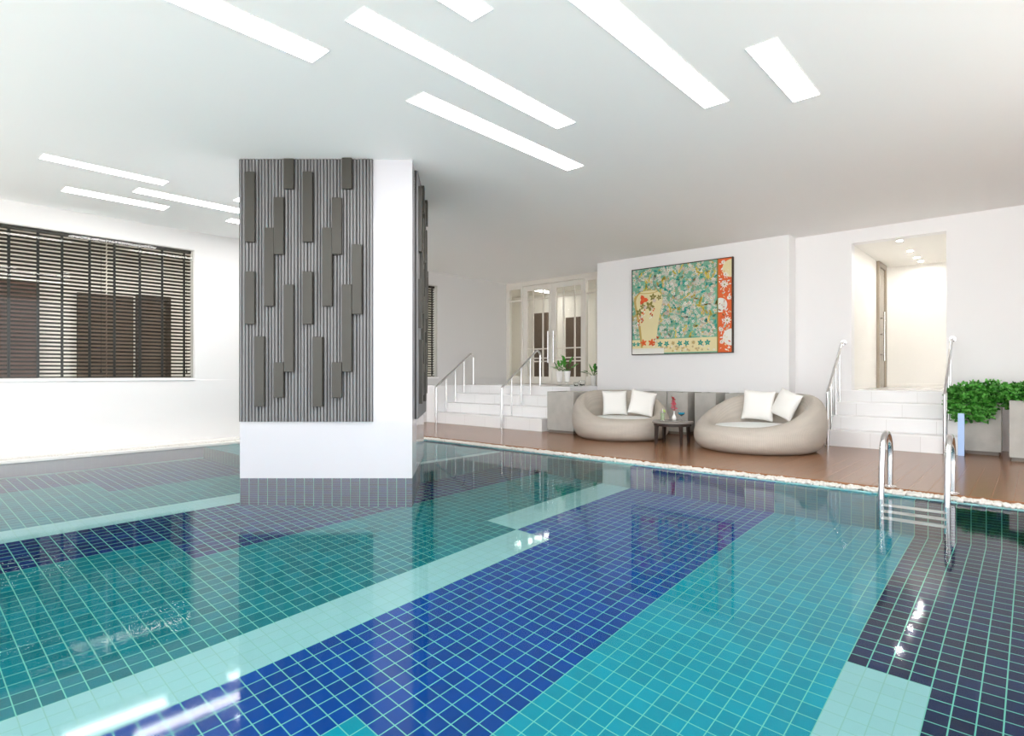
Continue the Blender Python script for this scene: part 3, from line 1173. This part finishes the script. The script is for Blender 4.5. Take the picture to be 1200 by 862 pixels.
p = at(790, 9.2, TT)
g = thing('bud_vase', 'small white vase with a spray of pink flowers on the round table', 'vase', p, world=False)
m_ = MB()
m_.lathe([(.026, 0), (.034, .015), (.034, .04), (.020, .07), (.011, .09), (.012, .13), (.017, .14), (.014, .139), (.009, .12), (.001, .05)], n=24)
m_.build('vase_body', ['porcelain'], g, smooth=True)
m_ = MB()
m_.tube([(0, 0, .08), (.004, 0, .2), (-.01, .01, .30), (-.035, .03, .385)], .003, 6)
m_.build('stem', ['stem'], g)
fl_ = MB()
rnd = random.Random(3)
for k in range(26):
    t = k / 25
    c = Vector((-.02 * t + rnd.uniform(-.03, .03) * (1 - .6 * t), .015 * t + rnd.uniform(-.03, .03) * (1 - .6 * t), .16 + .20 * t))
    for j in range(5):
        a = j * 2 * PI / 5 + k
        d_ = Vector((math.cos(a), math.sin(a), rnd.uniform(-.2, .5))) * .040 * (1.1 - .5 * t)
        s_ = Vector((-math.sin(a), math.cos(a), .2)) * .016
        fl_.face([c, c + d_ * .6 + s_, c + d_, c + d_ * .6 - s_], 1 if t > .72 else 0)
fl_.build('blossoms', ['pink', 'red'], g)

# ================================================================== CONCRETE PLANTERS


def planter(name, label, x0, x1, y0, y1, zt, group, rot=0., foliage=None, cat='planter'):
    cx, cy = (x0 + x1) / 2, (y0 + y1) / 2
    pl_ = thing(name, label, cat, (cx, cy, DECK), group, world=False)
    hx, hy, H = (x1 - x0) / 2, (y1 - y0) / 2, zt - DECK
    m_ = MB()
    m_.box(-hx + .02, hx - .02, -hy + .02, hy - .02, 0, .05)
    m_.build('plinth', ['concretedark'], pl_, bevel=.004)
    m_ = MB()
    w = .04
    m_.box(-hx, hx, -hy, hy, .05, H - .08)
    m_.box(-hx, hx, -hy, -hy + w, H - .08, H)
    m_.box(-hx, hx, hy - w, hy, H - .08, H)
    m_.box(-hx, -hx + w, -hy + w, hy - w, H - .08, H)
    m_.box(hx - w, hx, -hy + w, hy - w, H - .08, H)
    m_.build('box', ['concrete'], pl_)
    m_ = MB()
    m_.box(-hx + w, hx - w, -hy + w, hy - w, H - .08, H - .04)
    m_.build('soil', ['soil'], pl_)
    if foliage:
        foliage(pl_, hx, hy, H)
    pl_.rotation_euler = (0, 0, rot)
    return pl_


def leaflet(mb, c, d, up, L, W, m):
    """a small folded, toothed leaf"""
    d = d.normalized()
    s = d.cross(up).normalized()
    n = s.cross(d).normalized()
    pts = [c, c + d * L * .35 + s * W * .5 + n * L * .06, c + d * L * .62 + s * W * .28 + n * L * .02, c + d * L * .75 + s * W * .42, c + d * L - n * L * .08,
           c + d * L * .75 - s * W * .42, c + d * L * .62 - s * W * .28 + n * L * .02, c + d * L * .35 - s * W * .5 + n * L * .06]
    mid = c + d * L * .55 - n * L * .03
    b = len(mb.v)
    mb.raw(pts + [mid], [(i, (i + 1) % 8, 8) for i in range(8)], m)


def bush(seed, spots, count, lf=.05):
    rnd = random.Random(seed)

    def f(parent, hx, hy, H):
        mb = MB()
        for k in range(count):
            cx_, cy_, cz_, rx, ry, rz = rnd.choice(spots)
            # a point in the upper shell of a lump
            while True:
                v = Vector((rnd.gauss(0, 1), rnd.gauss(0, 1), rnd.gauss(.25, 1)))
                if v.length > .1:
                    break
            v.normalize()
            q = rnd.uniform(.55, 1.04)
            c = Vector((cx_ + v.x * rx * q, cy_ + v.y * ry * q, H + cz_ + v.z * rz * q))
            if abs(c.x) < hx + .03 and abs(c.y) < hy + .03 and c.z < H + .01:
                if c.z < H - .02:
                    continue
            out = (v + Vector((0, 0, .35)) + Vector((rnd.uniform(-.5, .5), rnd.uniform(-.5, .5), rnd.uniform(-.3, .3)))).normalized()
            mi = rnd.choices((0, 1, 2), (3, 4, 2) if q < .8 else (1, 4, 4))[0]
            for j in range(3):
                a = (j - 1) * .9
                side = out.cross(Vector((0, 0, 1)))
                if side.length < .1:
                    side = Vector((1, 0, 0))
                side.normalize()
                d = out * math.cos(a) + side * math.sin(a)
                leaflet(mb, c, d, v + Vector((0, 0, .6)), lf * rnd.uniform(.7, 1.2), lf * rnd.uniform(.6, .9), mi)
        mb.build('foliage', ['leafd', 'leafm', 'leafl'], parent)
    return f


PZ = .80
planter('concrete_planter', 'empty grey concrete planter beside the foot of the wide left steps', 8.50, 9.10, 6.17, 6.77, PZ + .005, 'square concrete planters')
planter('concrete_planter', 'concrete planter against the art wall, mostly hidden behind the left daybed', 9.72, 10.30, 4.99, 5.57, PZ, 'square concrete planters')
planter('concrete_planter', 'concrete planter showing between the two daybeds, behind the pink flowers', 9.73, 10.31, 4.59, 4.975, PZ, 'square concrete planters')
planter('concrete_planter', 'concrete planter behind the left edge of the right daybed', 9.73, 10.31, 4.08, 4.46, PZ, 'square concrete planters')
planter('concrete_planter', 'concrete planter mostly hidden behind the pillows of the right daybed', 9.73, 10.31, 3.36, 3.92, PZ, 'square concrete planters')
planter('concrete_planter', 'concrete planter overflowing with green leaves beside the right-hand steps', 9.98, 10.42, .355, .79 - .055, .78,
        'leafy concrete planters', 0, bush(5, [(-.02, .10, .03, .25, .26, .20), (-.08, -.10, .05, .25, .24, .19), (-.20, .12, -.02, .14, .22, .22), (-.18, -.06, -.03, .14, .18, .20), (-.26, .18, -.10, .10, .18, .20), (-.24, .0, -.12, .08, .13, .17), (-.05, .30, -.01, .2, .13, .18)], 2900, .050))
planter('concrete_planter', 'leafy concrete planter at the right edge of the picture, nearest the pool', 9.50, 9.94, -.19, .26, .80,
        'leafy concrete planters', 0, bush(9, [(.0, -.02, .04, .27, .27, .18), (-.20, -.12, -.06, .13, .15, .26), (.22, .16, .06, .2, .2, .14)], 2000, .047))
m_ = MB()
m_.box(9.69, 9.735, .715, .785, DECK, .61)
tag(m_.build('blue_panel', ['bluepanel'], bevel=.003), 'narrow pale blue panel standing between the right steps and the leafy planter', 'panel')

# ================================================================== PLANTS ON THE LANDING


def pot_plant(label, p, seed, hgt, nleaf):
    g = thing('potted_plant', label, 'plant', p, 'potted plants by the glazed door', world=False)
    m_ = MB()
    m_.lathe([(.045, 0), (.052, .02), (.070, .21), (.073, .225), (.066, .225), (.060, .19), (.002, .185)], n=24)
    m_.build('pot', ['porcelain'], g, smooth=True, angle=50)
    rnd = random.Random(seed)
    m_ = MB()
    for k in range(nleaf):
        a = rnd.uniform(0, 6.3)
        el = rnd.uniform(.25, 1.3)
        d = Vector((math.cos(a) * math.cos(el), math.sin(a) * math.cos(el), math.sin(el)))
        L = hgt * rnd.uniform(.45, .9)
        b0 = Vector((0, 0, .19))
        b1 = b0 + d * L * .6
        s_ = MB()
        s_.tube([b0, b0 + d * L * .3 + U * .02, b1], .004, 6)
        s_.build('stem', ['stem'], g)
        leaflet(m_, b1, d - U * .15, U, L * .55, L * .26, rnd.choice((0, 1, 1)))
    m_.build('leaves', ['leafd', 'leafm'], g)
    return g


def stand(label, p):
    s = MB()
    s.lathe([(.075, 0), (.075, .010), (.02, .018), (.02, .075), (.075, .083), (.075, .092)], p, 24)
    return tag(s.build('glass_stand', ['clear'], smooth=True, angle=40), label, 'stand', 'clear stands by the glazed door')


for u, lab, sd, hh, nl in ((655.5, 'white tapered pot with green leaves by the glazed door, left of the pair', 1, .34, 14), (664.8, 'white tapered pot with taller leaves by the glazed door, right of the pair', 2, .42, 16)):
    p = at(u, 12.4, LAND)
    stand('clear low stand under the %s white pot by the glazed door' % ('left' if u < 660 else 'right'), p)
    pot_plant(lab, p + U * .0925, sd, hh, nl)
for u, d_, r, lab in ((675, 12.2, .055, 'small clear glass bowl on the landing, just right of the white pots'), (682, 12.55, .075, 'larger clear glass bowl on the landing, furthest right')):
    p = at(u, d_, LAND)
    s = MB()
    s.lathe([(r * .6, 0), (r * .95, r * .5), (r, r * 1.1), (r * .8, r * 1.6), (r * .74, r * 1.6), (r * .92, r * 1.1), (r * .86, r * .5), (.002, r * .15)], p, 24)
    tag(s.build('glass_bowl', ['clear'], smooth=True), lab, 'bowl', 'clear glass bowls on the landing')
pot_plant('green plant half hidden by the wall end right of the glazed door', at(699, 13.0, LAND) + Vector((0, .08, 0)), 5, .40, 12)

# ================================================================== PAINTING
AX, AY, AZ, AW, AH = 10.33, 6.03, 1.506, 2.03, 1.70
art = thing('painting', 'large floral painting with a cream vase and a red side strip', 'painting', (AX, AY - AW / 2, AZ))
fm = MB()
b_ = .014
fm.box(AX - .055, AX - .001, AY - AW, AY, AZ, AZ + b_)
fm.box(AX - .055, AX - .001, AY - AW, AY, AZ + AH - b_, AZ + AH)
fm.box(AX - .055, AX - .001, AY - b_, AY, AZ + b_, AZ + AH - b_)
fm.box(AX - .055, AX - .001, AY - AW, AY - AW + b_ * 1.5, AZ + b_, AZ + AH - b_)
fm.build('frame', [mat('frame_dark', (.045, .025, .015), .4)], art)


def flat(n, c):
    return mat(n, c, .7, spec=.2)


pm = [mat('art_green', (.20, .46, .33), .7, var=.35, vscale=4), flat('art_pale', (.62, .63, .56)), flat('art_pink', (.62, .50, .44)), flat('art_yellow', (.74, .60, .08)),
      flat('art_teal', (.03, .30, .26)), flat('art_cream', (.76, .68, .40)), flat('art_red', (.72, .11, .04)), flat('art_orange', (.74, .15, .05)),
      flat('art_olive', (.23, .22, .06)), flat('art_tan', (.46, .36, .18)), flat('art_white', (.80, .79, .74)), flat('art_leaf', (.20, .44, .30)), flat('art_ochre', (.55, .40, .13))]
cv = MB()
rnd = random.Random(11)
lay = [0]


def P_(s, h, l):
    return (AX - .045 - l * .0004, AY - s, AZ + h)


def poly(pts, m, l):
    cv.face([P_(s, h, l) for s, h in pts], m)


def rect(s0, s1, h0, h1, m, l):
    poly([(s0, h0), (s1, h0), (s1, h1), (s0, h1)], m, l)


SMAX, HMAX = AW - b_ * 1.5, AH - b_
cv.box(AX - .045, AX - .004, AY - AW + .02, AY - b_, AZ + b_, AZ + AH - b_, 0)


def clampb(p, box):
    return (min(max(p[0], box[0]), box[1]), min(max(p[1], box[2]), box[3]))


def flower(s, h, r, m, mc, l, box, n=5):
    a0 = rnd.uniform(0, 6.3)
    pts = []
    for i in range(n * 4):
        a = a0 + 2 * PI * i / (n * 4)
        k = r * (.72 + .28 * math.cos(a * n - a0 * n))
        pts.append(clampb((s + k * math.cos(a), h + k * math.sin(a)), box))
    poly(pts, m, l)
    disc(s, h, r * .26, mc, l + 1, box)


def disc(s, h, r, m, l, box, n=8):
    poly([clampb((s + r * math.cos(2 * PI * i / n), h + r * math.sin(2 * PI * i / n)), box) for i in range(n)], m, l)


def leaf(s, h, r, a, m, l, box):
    c, d = math.cos(a), math.sin(a)
    poly([clampb((s + x * c - y * d, h + x * d + y * c), box) for x, y in ((-r, 0), (-r * .3, r * .38), (r * .4, r * .3), (r, 0), (r * .4, -r * .3), (-r * .3, -r * .38))], m, l)


G = (b_, 1.745, .30, HMAX)
for k in range(760):
    leaf(rnd.uniform(G[0], G[1]), rnd.uniform(G[2], G[3]), rnd.uniform(.03, .06), rnd.uniform(0, 6.3), rnd.choice((4, 11, 11, 12, 1)), 1 + (k % 4), G)
for k in range(760):
    flower(rnd.uniform(G[0] + .03, G[1] - .03), rnd.uniform(G[2] + .03, G[3] - .03), rnd.uniform(.022, .050), rnd.choice((1, 1, 1, 1, 2, 10, 11)), rnd.choice((2, 3, 12, 11)), 6 + 2 * (k % 6), G)
for k in range(46):
    s, h = rnd.uniform(.1, 1.65), rnd.uniform(.4, 1.6)
    dx, dy = rnd.uniform(-.5, .5), rnd.uniform(-1, 1)
    for j in range(9):
        disc(min(max(s + dx * .022 * j + rnd.uniform(-.02, .02), G[0] + .02), G[1] - .02), min(max(h + dy * .025 * j, G[2] + .02), G[3] - .02), .013, 3, 19, G)
# bottom band
BB = (b_, 1.745, .036, .295)
rect(b_, 1.745, .036, .295, 5, 20)
rect(b_, 1.745, b_, .036, 11, 20)
for k in range(9):
    s = .62 + k * .135
    if s > 1.7:
        break
    if k % 3 == 2:
        flower(s, .21, .045, 9, 12, 22, BB, 7)
    else:
        flower(s, .20, .062, 4, 11, 22, BB, 5)
for k in range(40):
    flower(rnd.uniform(.55, 1.72), rnd.uniform(.06, .15), .024, rnd.choice((9, 12, 10)), 2, 21, BB)
for k in range(3):
    flower(b_ + .04 + .09 * k, .21, .05, 4, 11, 22, BB)
rect(b_, .70, b_, .125, 10, 24)
rect(b_, .70, .105, .111, 1, 25)
# vase
prof = [(.075, .14), (.055, .30), (.025, .55), (-.035, .78), (-.09, 1.0), (-.10, 1.07), (-.085, 1.13), (-.02, 1.19), (.015, 1.225)]
body = [(.155 + s, h) for s, h in prof]
prof2 = [(.57 - (s + .0) * 0 + q, h) for (s, h), q in zip(prof, (.0, .02, .045, .08, .105, .108, .095, .045, .0))]
left = [(.205 - .0, .14), (.185, .3), (.155, .55), (.105, .78), (.058, 1.0), (.052, 1.07), (.068, 1.13), (.115, 1.19), (.165, 1.225)]
right = [(.53, .14), (.545, .3), (.575, .55), (.622, .78), (.668, 1.0), (.674, 1.07), (.66, 1.13), (.615, 1.19), (.575, 1.225)]
for (la, ra, lb, rb) in zip(left[:-1], right[:-1], left[1:], right[1:]):
    poly([la, ra, rb, lb], 5, 26)
    poly([la, (la[0] + .045, la[1]), (lb[0] + .045, lb[1]), lb], 12, 27)
VB = (.04, .69, .13, 1.27)
poly([(.37 + .21 * math.cos(2 * PI * i / 24), 1.228 + .034 * math.sin(2 * PI * i / 24)) for i in range(24)], 12, 28)
poly([(.37 + .18 * math.cos(2 * PI * i / 24), 1.230 + .022 * math.sin(2 * PI * i / 24)) for i in range(24)], 5, 29)
flower(.26, 1.08, .11, 6, 7, 29, VB, 3)
for s, h, r in ((.40, .95, .11), (.17, .84, .085), (.47, 1.12, .08), (.60, 1.10, .06), (.25, .95, .07)):
    flower(s, h, r, 8, 9, 30, VB, 5)
for s, h in ((.30, .93), (.50, 1.05)):
    flower(s, h, .05, 2, 1, 31, VB)
for s0, h0, n_ in ((.27, .88, 16), (.47, .92, 14), (.22, .76, 12), (.53, .34, 12)):
    for j in range(n_):
        disc(s0 + rnd.uniform(-.045, .045) - .004 * j, h0 - .016 * j, .015, rnd.choice((6, 6, 10, 2)), 32, VB)
flower(.265, .235, .078, 7, 6, 33, VB, 5)
flower(.44, .235, .082, 7, 6, 33, VB, 5)
# red strip
R_ = (1.765, SMAX, b_, HMAX)
rect(1.745, 1.765, b_, HMAX, 8, 34)
rect(*R_, 7, 34)
for s, h, r in ((1.80, .86, .13), (2.0, .28, .15), (2.0, 1.50, .16)):
    disc(s, h, r, 5 if h > 1.2 else 10, 35, R_, 28)
for s, h, r in ((1.88, 1.22, .075), (1.93, .58, .08), (1.82, .42, .05), (1.90, 1.40, .05), (1.97, .98, .05), (1.83, .20, .045), (1.86, 1.62, .045)):
    flower(s, h, r, 10, 9, 37, R_, 9)
for k in range(120):
    leaf(rnd.uniform(R_[0] + .02, R_[1] - .02), rnd.uniform(.04, HMAX - .03), rnd.uniform(.015, .035), rnd.uniform(0, 6.3), rnd.choice((10, 10, 5, 6)), 36, R_)
cv.build('canvas', pm, art)

# ================================================================== LIGHT, CAMERA, VIEW
w = bpy.data.worlds.new('sky')
SC.world = w
w.use_nodes = True
bg = w.node_tree.nodes['Background']
bg.inputs[0].default_value = (.95, .97, 1.0, 1)
bg.inputs[1].default_value = 2.8
sun = bpy.data.lights.new('sun', 'SUN')
sun.energy = 14.5
sun.angle = .009
so = bpy.data.objects.new('sun', sun)
COL.objects.link(so)
so.rotation_euler = Vector((-.28, -.28, -1)).to_track_quat('-Z', 'Y').to_euler()

cam = bpy.data.cameras.new('camera')
co_ = bpy.data.objects.new('camera', cam)
COL.objects.link(co_)
co_.location = (0, 0, EYE)
co_.rotation_euler = (PI / 2, 0, TH - PI / 2)
cam.sensor_width = 36
cam.lens = 684 / 1200 * 36
cam.shift_y = 7 / 1200
cam.clip_start = .05
SC.camera = co_

for o in bpy.data.objects:
    for k in ('_world', '_off'):
        if k in o:
            del o[k]

SC.view_settings.view_transform = 'Standard'
SC.view_settings.look = 'None'
SC.view_settings.gamma = 1
SC.view_settings.use_curve_mapping = False
SC.view_settings.exposure = 0.23
cy = SC.cycles
cy.use_denoising = True
cy.max_bounces = 14
cy.diffuse_bounces = 8
cy.glossy_bounces = 6
cy.transmission_bounces = 12
cy.transparent_max_bounces = 16
cy.caustics_refractive = True
cy.caustics_reflective = True
cy.sample_clamp_indirect = 0
cy.blur_glossy = 0.3
